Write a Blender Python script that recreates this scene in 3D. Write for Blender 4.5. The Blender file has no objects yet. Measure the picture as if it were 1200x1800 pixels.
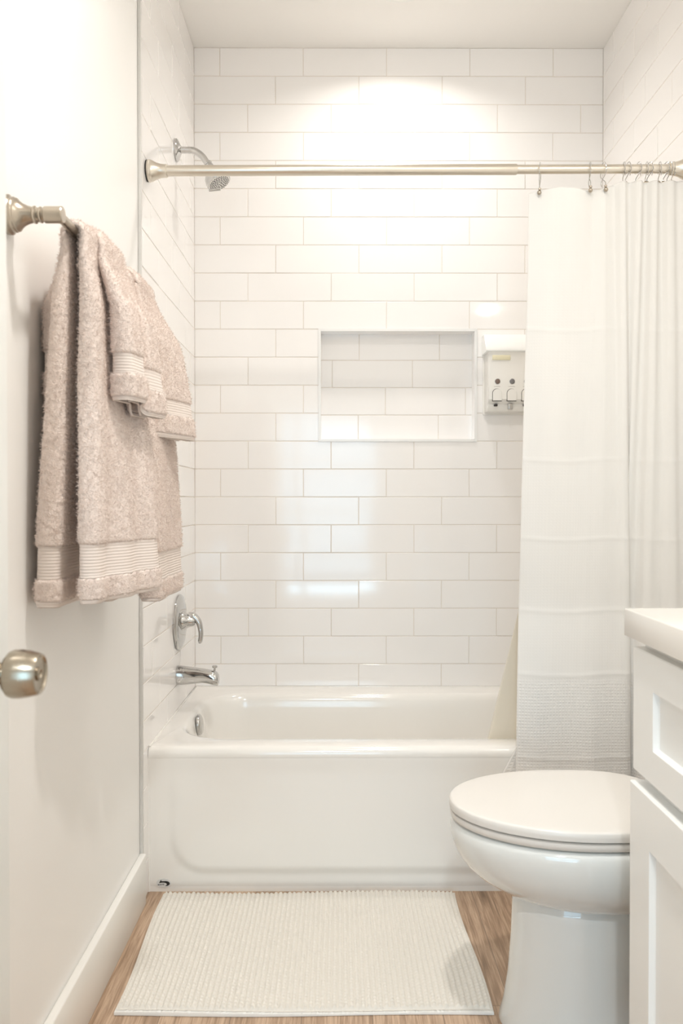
import bpy, bmesh, math, random
import numpy as np
from mathutils import Vector, Matrix, noise as mnoise

PI = math.pi
R = math.radians
SC = bpy.context.scene
COL = SC.collection
random.seed(7)
rng = np.random.default_rng(11)

# ------------------------------------------------------------------ room measures (metres)
XL, XR = -0.5386, 0.9855          # tiled faces of the alcove's side walls
YB = 3.054                        # tiled face of the back wall
YF = 2.292                        # front of the tub
YT = 2.232                        # where the wall tile stops
ZC = 2.795                        # ceiling
RIM = 0.411                       # tub rim
PITCH, TL = 0.1045, 0.3105        # tile course and tile length
XP = XL - 0.008                   # painted left wall
YN = -2.6                         # far wall of the room behind

# ------------------------------------------------------------------ materials
def new_mat(name):
    m = bpy.data.materials.new(name)
    m.use_nodes = True
    nt = m.node_tree
    b = nt.nodes['Principled BSDF']
    return m, nt, b

def mat(name, col, rough=0.5, metal=0.0, coat=0.0, spec=0.5, sub=0.0, noise=None, nscale=400, trans=0.0):
    m, nt, b = new_mat(name)
    b.inputs['Base Color'].default_value = (*col, 1)
    b.inputs['Roughness'].default_value = rough
    b.inputs['Metallic'].default_value = metal
    b.inputs['Coat Weight'].default_value = coat
    b.inputs['Coat Roughness'].default_value = 0.05
    b.inputs['Specular IOR Level'].default_value = spec
    b.inputs['Transmission Weight'].default_value = trans
    if noise:
        tc = nt.nodes.new('ShaderNodeTexCoord')
        n = nt.nodes.new('ShaderNodeTexNoise')
        n.inputs['Scale'].default_value = nscale
        n.inputs['Detail'].default_value = 3
        bp = nt.nodes.new('ShaderNodeBump')
        bp.inputs['Strength'].default_value = noise
        bp.inputs['Distance'].default_value = 0.002
        nt.links.new(tc.outputs['Object'], n.inputs['Vector'])
        nt.links.new(n.outputs['Fac'], bp.inputs['Height'])
        nt.links.new(bp.outputs['Normal'], b.inputs['Normal'])
    return m

M = {}
M['paint'] = mat('wall_paint', (0.90, 0.89, 0.87), 0.42, noise=0.06, nscale=180)
M['ceiling'] = mat('ceiling_paint', (0.88, 0.86, 0.83), 0.7, noise=0.05, nscale=150)
M['trim'] = mat('gloss_trim_paint', (0.89, 0.88, 0.85), 0.25)
M['door'] = mat('door_paint', (0.88, 0.89, 0.87), 0.3)
M['tile'] = mat('glazed_tile', (0.915, 0.895, 0.88), 0.09, coat=0.3)
M['grout'] = mat('grout', (0.75, 0.69, 0.62), 0.85)
M['edge_strip'] = mat('tile_edge_strip', (0.66, 0.65, 0.63), 0.35)
M['niche_frame'] = mat('niche_frame_white', (0.86, 0.86, 0.85), 0.2)
M['porcelain'] = mat('tub_enamel', (0.85, 0.83, 0.795), 0.12, coat=0.6)
M['china'] = mat('toilet_china', (0.74, 0.755, 0.74), 0.08, coat=0.8)
M['seat'] = mat('toilet_seat_plastic', (0.74, 0.715, 0.68), 0.28)
M['chrome'] = mat('chrome', (0.60, 0.595, 0.585), 0.06, metal=1.0)
M['nickel'] = mat('brushed_nickel', (0.47, 0.415, 0.345), 0.27, metal=1.0)
M['rod'] = mat('satin_nickel_rod', (0.74, 0.685, 0.60), 0.3, metal=1.0)
M['knob_metal'] = mat('satin_knob', (0.42, 0.37, 0.30), 0.22, metal=1.0)
M['rubber'] = mat('black_rubber', (0.02, 0.02, 0.02), 0.6)
M['nozzle'] = mat('nozzle_rubber', (0.12, 0.12, 0.13), 0.5)
M['white_plastic'] = mat('white_plastic', (0.86, 0.84, 0.80), 0.3)
M['lid_plastic'] = mat('lid_plastic', (0.90, 0.90, 0.88), 0.22)
M['amber'] = mat('amber_window', (0.86, 0.80, 0.58), 0.3)
M['brown_button'] = mat('brown_button', (0.20, 0.14, 0.11), 0.4)
M['grey_button'] = mat('grey_button', (0.19, 0.18, 0.18), 0.4)
M['grey_bezel'] = mat('grey_bezel', (0.55, 0.53, 0.51), 0.3, metal=0.6)
M['dark_gap'] = mat('dark_gap', (0.045, 0.035, 0.03), 0.6)
M['cabinet'] = mat('cabinet_paint', (0.85, 0.86, 0.85), 0.35)
M['counter'] = mat('quartz_counter', (0.85, 0.83, 0.79), 0.2, noise=0.02)
M['logo_black'] = mat('logo_black', (0.012, 0.012, 0.012), 0.4)
M['sticker'] = mat('sticker_film', (0.70, 0.70, 0.69), 0.2)
M['bulb_trim'] = mat('lamp_trim', (0.86, 0.85, 0.82), 0.4)
M['bed_floor'] = mat('room_floor', (0.36, 0.28, 0.21), 0.5)
M['glass'] = mat('window_glass', (1, 1, 1), 0.0, trans=1.0)

def emit(name, col, s):
    m, nt, b = new_mat(name)
    b.inputs['Base Color'].default_value = (0.9, 0.9, 0.9, 1)
    b.inputs['Emission Color'].default_value = (*col, 1)
    b.inputs['Emission Strength'].default_value = s
    return m

def fabric_uv(name, col, bands, rough=0.9):
    """terry cloth: fuzzy bump; woven band ridges come from the cloth's own length coordinate (UV v in metres)"""
    m, nt, b = new_mat(name)
    N, L = nt.nodes, nt.links
    b.inputs['Roughness'].default_value = rough
    b.inputs['Specular IOR Level'].default_value = 0.1
    b.inputs['Sheen Weight'].default_value = 0.0 if bands else 0.35
    b.inputs['Sheen Roughness'].default_value = 0.6
    b.inputs['Sheen Tint'].default_value = (1, 0.94, 0.9, 1)
    bp = N.new('ShaderNodeBump')
    if bands:
        uv = N.new('ShaderNodeUVMap'); uv.uv_map = 'UVMap'
        sx = N.new('ShaderNodeSeparateXYZ'); L.new(uv.outputs[0], sx.inputs[0])
        mu = N.new('ShaderNodeMath'); mu.operation = 'MULTIPLY'; mu.inputs[1].default_value = 2 * PI / 0.0055
        sn = N.new('ShaderNodeMath'); sn.operation = 'SINE'
        L.new(sx.outputs['Y'], mu.inputs[0]); L.new(mu.outputs[0], sn.inputs[0])
        L.new(sn.outputs[0], bp.inputs['Height'])
        bp.inputs['Strength'].default_value = 0.45; bp.inputs['Distance'].default_value = 0.0008
        b.inputs['Base Color'].default_value = (*col, 1)
    else:
        tc = N.new('ShaderNodeTexCoord')
        n1 = N.new('ShaderNodeTexNoise'); n1.inputs['Scale'].default_value = 330; n1.inputs['Detail'].default_value = 4
        n2 = N.new('ShaderNodeTexVoronoi'); n2.inputs['Scale'].default_value = 420
        ad = N.new('ShaderNodeMath'); ad.operation = 'ADD'
        L.new(tc.outputs['Object'], n1.inputs['Vector']); L.new(tc.outputs['Object'], n2.inputs['Vector'])
        L.new(n1.outputs['Fac'], ad.inputs[0]); L.new(n2.outputs['Distance'], ad.inputs[1])
        L.new(ad.outputs[0], bp.inputs['Height'])
        bp.inputs['Strength'].default_value = 0.6; bp.inputs['Distance'].default_value = 0.0018
        n3 = N.new('ShaderNodeTexNoise'); n3.inputs['Scale'].default_value = 260
        L.new(tc.outputs['Object'], n3.inputs['Vector'])
        rp = N.new('ShaderNodeValToRGB')
        rp.color_ramp.elements[0].position = 0.3; rp.color_ramp.elements[1].position = 0.7
        rp.color_ramp.elements[0].color = (*[c * 0.93 for c in col], 1); rp.color_ramp.elements[1].color = (*[min(1, c * 1.05) for c in col], 1)
        L.new(n3.outputs['Fac'], rp.inputs[0]); L.new(rp.outputs[0], b.inputs['Base Color'])
    L.new(bp.outputs['Normal'], b.inputs['Normal'])
    return m

TOWEL = (0.81, 0.70, 0.64)
M['terry'] = fabric_uv('terry_cloth', TOWEL, False)
M['band'] = fabric_uv('woven_band', (0.765, 0.685, 0.635), True)
M['mat_pile'] = mat('bath_mat_chenille', (0.77, 0.735, 0.675), 0.95, spec=0.1, noise=0.5, nscale=500)
M['mat_back'] = mat('bath_mat_backing', (0.82, 0.815, 0.79), 0.9, spec=0.1)

def curtain_mat():
    m, nt, b = new_mat('waffle_curtain_cloth')
    N, L = nt.nodes, nt.links
    b.inputs['Base Color'].default_value = (0.93, 0.915, 0.89, 1)
    b.inputs['Roughness'].default_value = 0.85
    b.inputs['Specular IOR Level'].default_value = 0.15
    uv = N.new('ShaderNodeUVMap'); uv.uv_map = 'UVMap'
    sx = N.new('ShaderNodeSeparateXYZ'); L.new(uv.outputs[0], sx.inputs[0])
    def wave(sock, per):
        mu = N.new('ShaderNodeMath'); mu.operation = 'MULTIPLY'; mu.inputs[1].default_value = 2 * PI / per
        sn = N.new('ShaderNodeMath'); sn.operation = 'SINE'
        L.new(sock, mu.inputs[0]); L.new(mu.outputs[0], sn.inputs[0]); return sn.outputs[0]
    wu, wv = wave(sx.outputs['X'], 0.0085), wave(sx.outputs['Y'], 0.0085)
    mx = N.new('ShaderNodeMath'); mx.operation = 'MAXIMUM'; L.new(wu, mx.inputs[0]); L.new(wv, mx.inputs[1])
    # waffle weave only in the lower border (cloth length coordinate v = height above hem)
    gt = N.new('ShaderNodeMapRange'); gt.inputs['From Min'].default_value = 0.45; gt.inputs['From Max'].default_value = 0.47
    gt.inputs['To Min'].default_value = 1.0; gt.inputs['To Max'].default_value = 0.12
    L.new(sx.outputs['Y'], gt.inputs['Value'])
    mm = N.new('ShaderNodeMath'); mm.operation = 'MULTIPLY'; L.new(mx.outputs[0], mm.inputs[0]); L.new(gt.outputs[0], mm.inputs[1])
    bp = N.new('ShaderNodeBump'); bp.inputs['Strength'].default_value = 0.4; bp.inputs['Distance'].default_value = 0.0012
    L.new(mm.outputs[0], bp.inputs['Height']); L.new(bp.outputs['Normal'], b.inputs['Normal'])
    tr = N.new('ShaderNodeBsdfTranslucent'); tr.inputs['Color'].default_value = (0.88, 0.86, 0.82, 1)
    ms = N.new('ShaderNodeMixShader'); ms.inputs[0].default_value = 0.22
    L.new(b.outputs[0], ms.inputs[1]); L.new(tr.outputs[0], ms.inputs[2])
    L.new(ms.outputs[0], N['Material Output'].inputs['Surface'])
    return m
M['curtain'] = curtain_mat()

def liner_mat():
    m, nt, b = new_mat('liner_vinyl')
    N, L = nt.nodes, nt.links
    b.inputs['Base Color'].default_value = (0.93, 0.89, 0.81, 1)
    b.inputs['Roughness'].default_value = 0.4
    tr = N.new('ShaderNodeBsdfTranslucent'); tr.inputs['Color'].default_value = (0.93, 0.89, 0.81, 1)
    ms = N.new('ShaderNodeMixShader'); ms.inputs[0].default_value = 0.45
    L.new(b.outputs[0], ms.inputs[1]); L.new(tr.outputs[0], ms.inputs[2])
    L.new(ms.outputs[0], N['Material Output'].inputs['Surface'])
    return m
M['liner'] = liner_mat()

def floor_mat():
    m, nt, b = new_mat('wood_look_planks')
    N, L = nt.nodes, nt.links
    b.inputs['Roughness'].default_value = 0.45
    tc = N.new('ShaderNodeTexCoord')
    mp = N.new('ShaderNodeMapping')           # turn so that the planks run front to back
    mp.inputs['Rotation'].default_value = (0, 0, R(90)); mp.inputs['Location'].default_value = (0.10, 0.08, 0)
    L.new(tc.outputs['Object'], mp.inputs['Vector'])
    br = N.new('ShaderNodeTexBrick')
    br.inputs['Scale'].default_value = 1.0
    br.inputs['Brick Width'].default_value = 1.22; br.inputs['Row Height'].default_value = 0.152
    br.inputs['Mortar Size'].default_value = 0.0012; br.inputs['Mortar Smooth'].default_value = 0.3
    br.offset = 0.37; br.offset_frequency = 2
    br.inputs['Color1'].default_value = (0.0, 0, 0, 1); br.inputs['Color2'].default_value = (1, 1, 1, 1)
    br.inputs['Mortar'].default_value = (0.5, 0.5, 0.5, 1)
    L.new(mp.outputs[0], br.inputs['Vector'])
    m2 = N.new('ShaderNodeMapping'); m2.inputs['Scale'].default_value = (64, 3.6, 10)
    L.new(tc.outputs['Object'], m2.inputs['Vector'])
    addv = N.new('ShaderNodeVectorMath'); addv.operation = 'MULTIPLY_ADD'
    addv.inputs[1].default_value = (7, 9, 5)
    L.new(br.outputs['Color'], addv.inputs[0]); L.new(m2.outputs[0], addv.inputs[2])
    n1 = N.new('ShaderNodeTexNoise'); n1.inputs['Scale'].default_value = 1.0; n1.inputs['Detail'].default_value = 7
    n1.inputs['Roughness'].default_value = 0.65; n1.inputs['Distortion'].default_value = 0.8
    L.new(addv.outputs[0], n1.inputs['Vector'])
    m3 = N.new('ShaderNodeMapping'); m3.inputs['Scale'].default_value = (300, 10.0, 10)
    L.new(tc.outputs['Object'], m3.inputs['Vector'])
    n2 = N.new('ShaderNodeTexNoise'); n2.inputs['Scale'].default_value = 1.0; n2.inputs['Detail'].default_value = 4
    L.new(m3.outputs[0], n2.inputs['Vector'])
    ad = N.new('ShaderNodeMath'); ad.operation = 'MULTIPLY_ADD'; ad.inputs[1].default_value = 0.62
    L.new(n2.outputs['Fac'], ad.inputs[0]); L.new(n1.outputs['Fac'], ad.inputs[2])
    ml = N.new('ShaderNodeMath'); ml.operation = 'MULTIPLY_ADD'; ml.inputs[1].default_value = 0.10
    L.new(br.outputs['Color'], ml.inputs[0]); L.new(ad.outputs[0], ml.inputs[2])
    rp = N.new('ShaderNodeValToRGB')
    e = rp.color_ramp.elements
    e[0].position = 0.50; e[0].color = (0.17, 0.112, 0.073, 1)
    e[1].position = 1.12; e[1].color = (0.58, 0.42, 0.30, 1)
    x = e.new(0.78); x.color = (0.38, 0.255, 0.168, 1)
    L.new(ml.outputs[0], rp.inputs[0])
    mx = N.new('ShaderNodeMix'); mx.data_type = 'RGBA'
    L.new(br.outputs['Fac'], mx.inputs['Factor']); L.new(rp.outputs[0], mx.inputs['A'])
    mx.inputs['B'].default_value = (0.24, 0.17, 0.12, 1)
    L.new(mx.outputs['Result'], b.inputs['Base Color'])
    bp = N.new('ShaderNodeBump'); bp.inputs['Strength'].default_value = 0.15; bp.inputs['Distance'].default_value = 0.001
    L.new(ad.outputs[0], bp.inputs['Height']); L.new(bp.outputs['Normal'], b.inputs['Normal'])
    return m
M['floor'] = floor_mat()

# ------------------------------------------------------------------ mesh helpers (all shapes are given in room coordinates)
def thing(name, loc, label, cat, group=None):
    o = bpy.data.objects.new(name, None); COL.objects.link(o)
    o.location = loc; o.empty_display_size = 0.05
    o['label'] = label; o['category'] = cat
    if group: o['group'] = group
    return o

def tag(o, label, cat, group=None):
    o['label'] = label; o['category'] = cat
    if group: o['group'] = group
    return o

def base_of(p):
    v = Vector((0, 0, 0))
    while p is not None:
        v += p.location; p = p.parent
    return v

def link(name, me, m, parent=None, smooth=True, angle=40, origin=None):
    """link a mesh given in room coordinates; under a parent it is shifted to the parent's base"""
    off = base_of(parent) if parent else Vector((0, 0, 0))
    o = bpy.data.objects.new(name, me); COL.objects.link(o)
    if origin is not None:
        o.location = Vector(origin) - off; off = Vector(origin)
    if off.length: me.transform(Matrix.Translation(-off))
    if parent: o.parent = parent
    if m is not None: me.materials.append(M[m] if isinstance(m, str) else m)
    if smooth:
        me.polygons.foreach_set('use_smooth', [True] * len(me.polygons))
        if angle is not None: me.set_sharp_from_angle(angle=R(angle))
    return o

def structure(o):
    o['kind'] = 'structure'; return o

def from_pydata(v, f):
    me = bpy.data.meshes.new('shape'); me.from_pydata([tuple(a) for a in v], [], f); me.update(); return me

def from_bm(bm):
    me = bpy.data.meshes.new('shape'); bm.normal_update(); bm.to_mesh(me); bm.free(); return me

def add_box(bm, x0, x1, y0, y1, z0, z1, bev=0.0, seg=2):
    r = bmesh.ops.create_cube(bm, size=1.0)
    vs = r['verts']
    for v in vs:
        v.co = ((x0 + x1) / 2 + v.co.x * (x1 - x0), (y0 + y1) / 2 + v.co.y * (y1 - y0), (z0 + z1) / 2 + v.co.z * (z1 - z0))
    if bev > 0:
        es = list({e for v in vs for e in v.link_edges})
        bmesh.ops.bevel(bm, geom=es, offset=bev, segments=seg, affect='EDGES', profile=0.5)

def box(name, x0, x1, y0, y1, z0, z1, m, parent=None, bev=0.0, seg=2):
    bm = bmesh.new(); add_box(bm, x0, x1, y0, y1, z0, z1, bev, seg)
    return link(name, from_bm(bm), m, parent, smooth=bev > 0)

def loft(loops, cap0=False, cap1=False, closed=True):
    n = len(loops[0]); v = [p for l in loops for p in l]; f = []
    for i in range(len(loops) - 1):
        for j in range(n if closed else n - 1):
            k = (j + 1) % n
            f.append((i * n + j, i * n + k, (i + 1) * n + k, (i + 1) * n + j))
    if cap0: f.append(tuple(reversed(range(n))))
    if cap1: f.append(tuple((len(loops) - 1) * n + j for j in range(n)))
    return from_pydata(v, f)

def fix_normals(me):
    bm = bmesh.new(); bm.from_mesh(me); bmesh.ops.recalc_face_normals(bm, faces=bm.faces); bm.to_mesh(me); bm.free(); return me

def frame_of(d):
    d = Vector(d).normalized()
    a = Vector((0, 0, 1)) if abs(d.z) < 0.9 else Vector((0, 1, 0))
    u = d.cross(a).normalized(); w = d.cross(u).normalized()
    return d, u, w

def lathe(profile, origin, axis, seg=40):
    """profile: (distance along the axis, radius)"""
    d, u, w = frame_of(axis); o = Vector(origin); loops = []
    for h, r in profile:
        loops.append([o + d * h + (u * math.cos(2 * PI * k / seg) + w * math.sin(2 * PI * k / seg)) * max(r, 1e-5) for k in range(seg)])
    return fix_normals(loft(loops, True, True))

def catmull(pts, n=8):
    P = [Vector(p) for p in pts]; out = []
    for i in range(len(P) - 1):
        a = P[max(i - 1, 0)]; b = P[i]; c = P[i + 1]; d = P[min(i + 2, len(P) - 1)]
        for k in range(n):
            t = k / n
            out.append(0.5 * ((2 * b) + (c - a) * t + (2 * a - 5 * b + 4 * c - d) * t * t + (3 * b - a - 3 * c + d) * t ** 3))
    out.append(P[-1]); return out

def tube(pts, rad, seg=16, flat=1.0):
    P = [Vector(p) for p in pts]; n = len(P)
    rs = rad if isinstance(rad, (list, tuple)) else [rad] * n
    T = [(P[min(i + 1, n - 1)] - P[max(i - 1, 0)]).normalized() for i in range(n)]
    d, u, w = frame_of(T[0]); loops = []
    for i in range(n):
        u = (u - T[i] * u.dot(T[i])).normalized(); w = T[i].cross(u)
        loops.append([P[i] + (u * math.cos(2 * PI * k / seg) + w * math.sin(2 * PI * k / seg) * flat) * rs[i] for k in range(seg)])
    return fix_normals(loft(loops, True, True))

def interp_r(rs, n):
    xs = np.linspace(0, 1, len(rs)); return list(np.interp(np.linspace(0, 1, n), xs, rs))

def join(*meshes):
    bm = bmesh.new()
    for me in meshes: bm.from_mesh(me); bpy.data.meshes.remove(me)
    return from_bm(bm)

def rrect(x0, x1, y0, y1, r, z, ns=14, nc=10):
    """rounded rectangle loop, the same number of points for every radius"""
    r = max(r, 0.0005); out = []
    cs = [(x1 - r, y0 + r, -90), (x1 - r, y1 - r, 0), (x0 + r, y1 - r, 90), (x0 + r, y0 + r, 180)]
    for i, (cx, cy, a) in enumerate(cs):
        arc = [(cx + r * math.cos(R(a + 90 * k / nc)), cy + r * math.sin(R(a + 90 * k / nc))) for k in range(nc + 1)]
        nx, ny, na = cs[(i + 1) % 4]
        nxt = (nx + r * math.cos(R(na)), ny + r * math.sin(R(na)))
        out += arc
        for k in range(1, ns):
            t = k / ns; out.append((arc[-1][0] + (nxt[0] - arc[-1][0]) * t, arc[-1][1] + (nxt[1] - arc[-1][1]) * t))
    return [(x, y, z) for x, y in out]

# ------------------------------------------------------------------ camera
cd = bpy.data.cameras.new('camera'); cam = bpy.data.objects.new('camera', cd); COL.objects.link(cam)
SC.camera = cam
cam.location = (0, 0, 1.103)
cam.rotation_euler = (R(90) - 0.01187, 0, -0.00331)
cd.sensor_fit = 'AUTO'; cd.sensor_width = 36.0
cd.lens = 1432.3 / 1800 * 36.0
cd.clip_start = 0.02
cd.dof.use_dof = True; cd.dof.focus_distance = 2.75; cd.dof.aperture_fstop = 6.3

# ------------------------------------------------------------------ the room
def tile_mesh(org, u, v, n, u0, u1, v0, rows, joint0, shift, clip=None, seed=3, length=TL, pitch=PITCH, vend=None):
    """one mesh of pillowed glazed tiles on a wall: rows of running bond, counted downward from v0.
    org + u*a + v*b; n points into the room.  clip = (ua, ub, first row, last row) leaves an opening."""
    rr = random.Random(seed); org, u, v, n = Vector(org), Vector(u), Vector(v), Vector(n)
    V, F = [], []; gap = 0.0011; ch = 0.0013; hgt = 0.0016
    def tile(a0, a1, b0, b1):
        if a1 - a0 < 0.006 or b1 - b0 < 0.006: return
        a0 += gap; a1 -= gap; b0 += gap; b1 -= gap
        tx, ty = max(-.006, min(.006, rr.gauss(0, 0.0032))), max(-.009, min(.009, rr.gauss(0, 0.0042)))
        ca, cb = (a0 + a1) / 2, (b0 + b1) / 2
        i = len(V)
        for a, b in ((a0, b0), (a1, b0), (a1, b1), (a0, b1)): V.append(org + u * a + v * b)
        for a, b in ((a0, b0), (a1, b0), (a1, b1), (a0, b1)):
            V.append(org + u * a + v * b + n * 0.0004)
        for a, b in ((a0 + ch, b0 + ch), (a1 - ch, b0 + ch), (a1 - ch, b1 - ch), (a0 + ch, b1 - ch)):
            V.append(org + u * a + v * b + n * (hgt + (a - ca) * tx + (b - cb) * ty))
        for s in (0, 4):
            for k in range(4):
                q = (k + 1) % 4; F.append((i + s + k, i + s + q, i + s + 4 + q, i + s + 4 + k))
        F.append((i + 8, i + 9, i + 10, i + 11))
    for k in range(rows):
        b1 = v0 - k * pitch; b0 = b1 - pitch
        if vend is not None and k == rows - 1: b0 = vend
        j = joint0 + k * shift
        j -= math.ceil((j - u0) / length) * length
        a = j
        while a < u1:
            s0, s1 = max(a, u0), min(a + length, u1)
            if s1 > s0:
                if clip and clip[2] <= k <= clip[3]:
                    tile(s0, min(s1, clip[0]), b0, b1); tile(max(s0, clip[1]), s1, b0, b1)
                else: tile(s0, s1, b0, b1)
            a += length
    me = from_pydata(V, F); return fix_normals(me)

H_T = 0.0016
NX0, NX1 = -0.0745, 0.5145                       # niche opening
NZ1, NZ0 = ZC - 10 * PITCH, ZC - 14 * PITCH
ND = 0.065
T = 0.10
# back wall: four slabs around the niche and the niche's back, one mesh
bm = bmesh.new()
yb = YB + H_T
add_box(bm, XL - T, NX0, yb, yb + 0.2, 0, ZC); add_box(bm, NX1, XR + T, yb, yb + 0.2, 0, ZC)
add_box(bm, NX0, NX1, yb, yb + 0.2, NZ1, ZC); add_box(bm, NX0, NX1, yb, yb + 0.2, 0, NZ0)
add_box(bm, NX0, NX1, YB + ND + H_T, yb + 0.2, NZ0, NZ1)
wb = structure(link('wall_back', from_bm(bm), 'grout', smooth=False))
link('glazed_tile', tile_mesh((0, yb, 0), (1, 0, 0), (0, 0, 1), (0, -1, 0), XL - .0011, XR + .0011, ZC, 23, -0.443, -TL / 3, (NX0, NX1, 10, 13), vend=RIM + 0.0006), 'tile', wb, smooth=False)
link('niche_tile', tile_mesh((0, YB + ND + H_T, 0), (1, 0, 0), (0, 0, 1), (0, -1, 0), NX0, NX1, NZ1, 4, 0.078, -TL / 3, seed=9, length=0.3065), 'tile', wb, smooth=False)
bm = bmesh.new()
add_box(bm, NX0, NX0 + 0.007, YB, YB + ND, NZ0, NZ1); add_box(bm, NX1 - 0.007, NX1, YB, YB + ND, NZ0, NZ1)
add_box(bm, NX0 + .007, NX1 - .007, YB, YB + ND, NZ1 - 0.007, NZ1); add_box(bm, NX0 + .007, NX1 - .007, YB, YB + ND, NZ0, NZ0 + 0.007)
link('niche_side_tile', from_bm(bm), 'tile', wb, smooth=False)
bm = bmesh.new(); fw = 0.0095
add_box(bm, NX0 - 0.002, NX0 - 0.002 + fw, YB - 0.004, YB + .012, NZ0 - .002, NZ1 + .002)
add_box(bm, NX1 + 0.002 - fw, NX1 + 0.002, YB - 0.004, YB + .012, NZ0 - .002, NZ1 + .002)
add_box(bm, NX0 + .007, NX1 - .007, YB - 0.004, YB + .012, NZ1 + .002 - fw, NZ1 + .002)
add_box(bm, NX0 + .007, NX1 - .007, YB - 0.004, YB + .012, NZ0 - .002, NZ0 - .002 + fw)
structure(link('trim_2', from_bm(bm), 'niche_frame'))

# left wall: painted board, tiled alcove end, metal edge strip, baseboard
wl = structure(box('wall_left', XP - T, XP, 0.1, YB + 0.2, 0, ZC, 'paint'))
bm = bmesh.new(); add_box(bm, XP + 0.0002, XL - H_T, YT, YB + H_T, 0, ZC)
link('tile_bed', from_bm(bm), 'grout', wl, smooth=False)
link('glazed_tile', tile_mesh((XL - H_T, 0, 0), (0, 1, 0), (0, 0, 1), (1, 0, 0), YT + 0.006, YB + .0011, ZC, 23, 2.45, TL / 3, seed=5, vend=RIM + 0.0006), 'tile', wl, smooth=False)
link('lower_tile', tile_mesh((XL - H_T, 0, 0), (0, 1, 0), (0, 0, 1), (1, 0, 0), YT + 0.006, YF + .03, RIM + 0.0006, 4, 2.45, 0, seed=6, vend=0.0), 'tile', wl, smooth=False)
structure(box('trim_1', XP + 0.0002, XL + 0.001, YT - 0.004, YT + 0.006, 0.0, ZC - 0.001, 'edge_strip', bev=0.0015))
bm = bmesh.new(); add_box(bm, XP + 0.0002, XP + 0.0185, 0.24, YT - 0.0045, 0, 0.14, 0.004, 3)
structure(link('baseboard_left', from_bm(bm), 'trim'))

# right wall
wr = structure(box('wall_right', XR + H_T, XR + T, 0.1, YB + 0.2, 0, ZC, 'grout'))
box('painted_face', XR + 0.0004, XR + H_T, 0.22, YT, 0, ZC, 'paint', wr)
link('glazed_tile', tile_mesh((XR + H_T, 0, 0), (0, 1, 0), (0, 0, 1), (-1, 0, 0), YT, YB + .0011, ZC, 23, 2.322, TL / 3, seed=8, vend=RIM + 0.0006), 'tile', wr, smooth=False)

# floor and ceiling run on into the room behind the doorway
structure(box('floor', -2.2, 2.2, YN, YB + 0.2, -0.08, 0.0, 'floor'))
structure(box('ceiling', -2.2, 2.2, YN, YB + 0.2, ZC, ZC + 0.1, 'ceiling'))
# front wall with the doorway the photograph is taken through
DX0, DX1, DZ = -0.405, 0.43, 2.05
bm = bmesh.new()
add_box(bm, -2.2, DX0, 0.1, 0.22, 0, ZC); add_box(bm, DX1, 2.2, 0.1, 0.22, 0, ZC); add_box(bm, DX0, DX1, 0.1, 0.22, DZ, ZC)
structure(link('wall_front', from_bm(bm), 'paint', smooth=False))
# room behind: side walls and a wall with a glazed patio door
structure(box('wall_west', -2.2, -2.1, YN, 0.1, 0, ZC, 'paint'))
structure(box('wall_east', 2.1, 2.2, YN, 0.1, 0, ZC, 'paint'))
WX0, WX1, WZ0, WZ1 = -1.30, 0.42, 0.06, 2.08
bm = bmesh.new()
add_box(bm, -2.2, WX0, YN - 0.1, YN, 0, ZC); add_box(bm, WX1, 2.2, YN - 0.1, YN, 0, ZC)
add_box(bm, WX0, WX1, YN - 0.1, YN, WZ1, ZC); add_box(bm, WX0, WX1, YN - 0.1, YN, 0, WZ0)
structure(link('wall_south', from_bm(bm), 'paint', smooth=False))
bm = bmesh.new()
xm = -0.44
for a, b in ((WX0, WX0 + 0.05), (xm - 0.03, xm + 0.03), (WX1 - 0.05, WX1)): add_box(bm, a, b, YN - 0.07, YN - 0.03, WZ0, WZ1)
for a, b in ((WZ0, WZ0 + 0.06), (WZ1 - 0.06, WZ1)): add_box(bm, WX0 + .05, WX1 - .05, YN - 0.068, YN - 0.032, a, b)
for z in (0.55, 1.04, 1.53): add_box(bm, WX0 + .05, WX1 - .05, YN - 0.06, YN - 0.04, z - 0.014, z + 0.014)
structure(link('window_1', from_bm(bm), 'trim', smooth=False))

# open door at the left edge of the view, with its knob
DF, DE, KY, KZ = -0.405, 1.0, 0.925, 0.908
door = structure(box('door_1', DF - 0.035, DF, 0.225, DE, 0.012, 2.04, 'door', bev=0.002))
kn = [(0, 0.032), (0.004, 0.033), (0.008, 0.030), (0.011, 0.017), (0.020, 0.0125), (0.025, 0.014), (0.028, 0.021), (0.032, 0.0258), (0.037, 0.0276),
      (0.044, 0.0276), (0.054, 0.0262), (0.063, 0.0240), (0.0662, 0.0228), (0.0668, 0.0212), (0.0645, 0.0190), (0.0630, 0.0)]
k = link('door_knob', lathe([(h, r) for h, r in kn], (DF, KY, KZ), (1, 0, 0), 48), 'knob_metal', door, angle=30)
link('turn_button', lathe([(0, .0075), (.0025, .0075), (.003, .0065), (.0035, .005), (.0016, .0035), (.0016, 0)], (DF + 0.0629, KY, KZ), (1, 0, 0), 24), 'knob_metal', k, angle=30)

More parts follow.
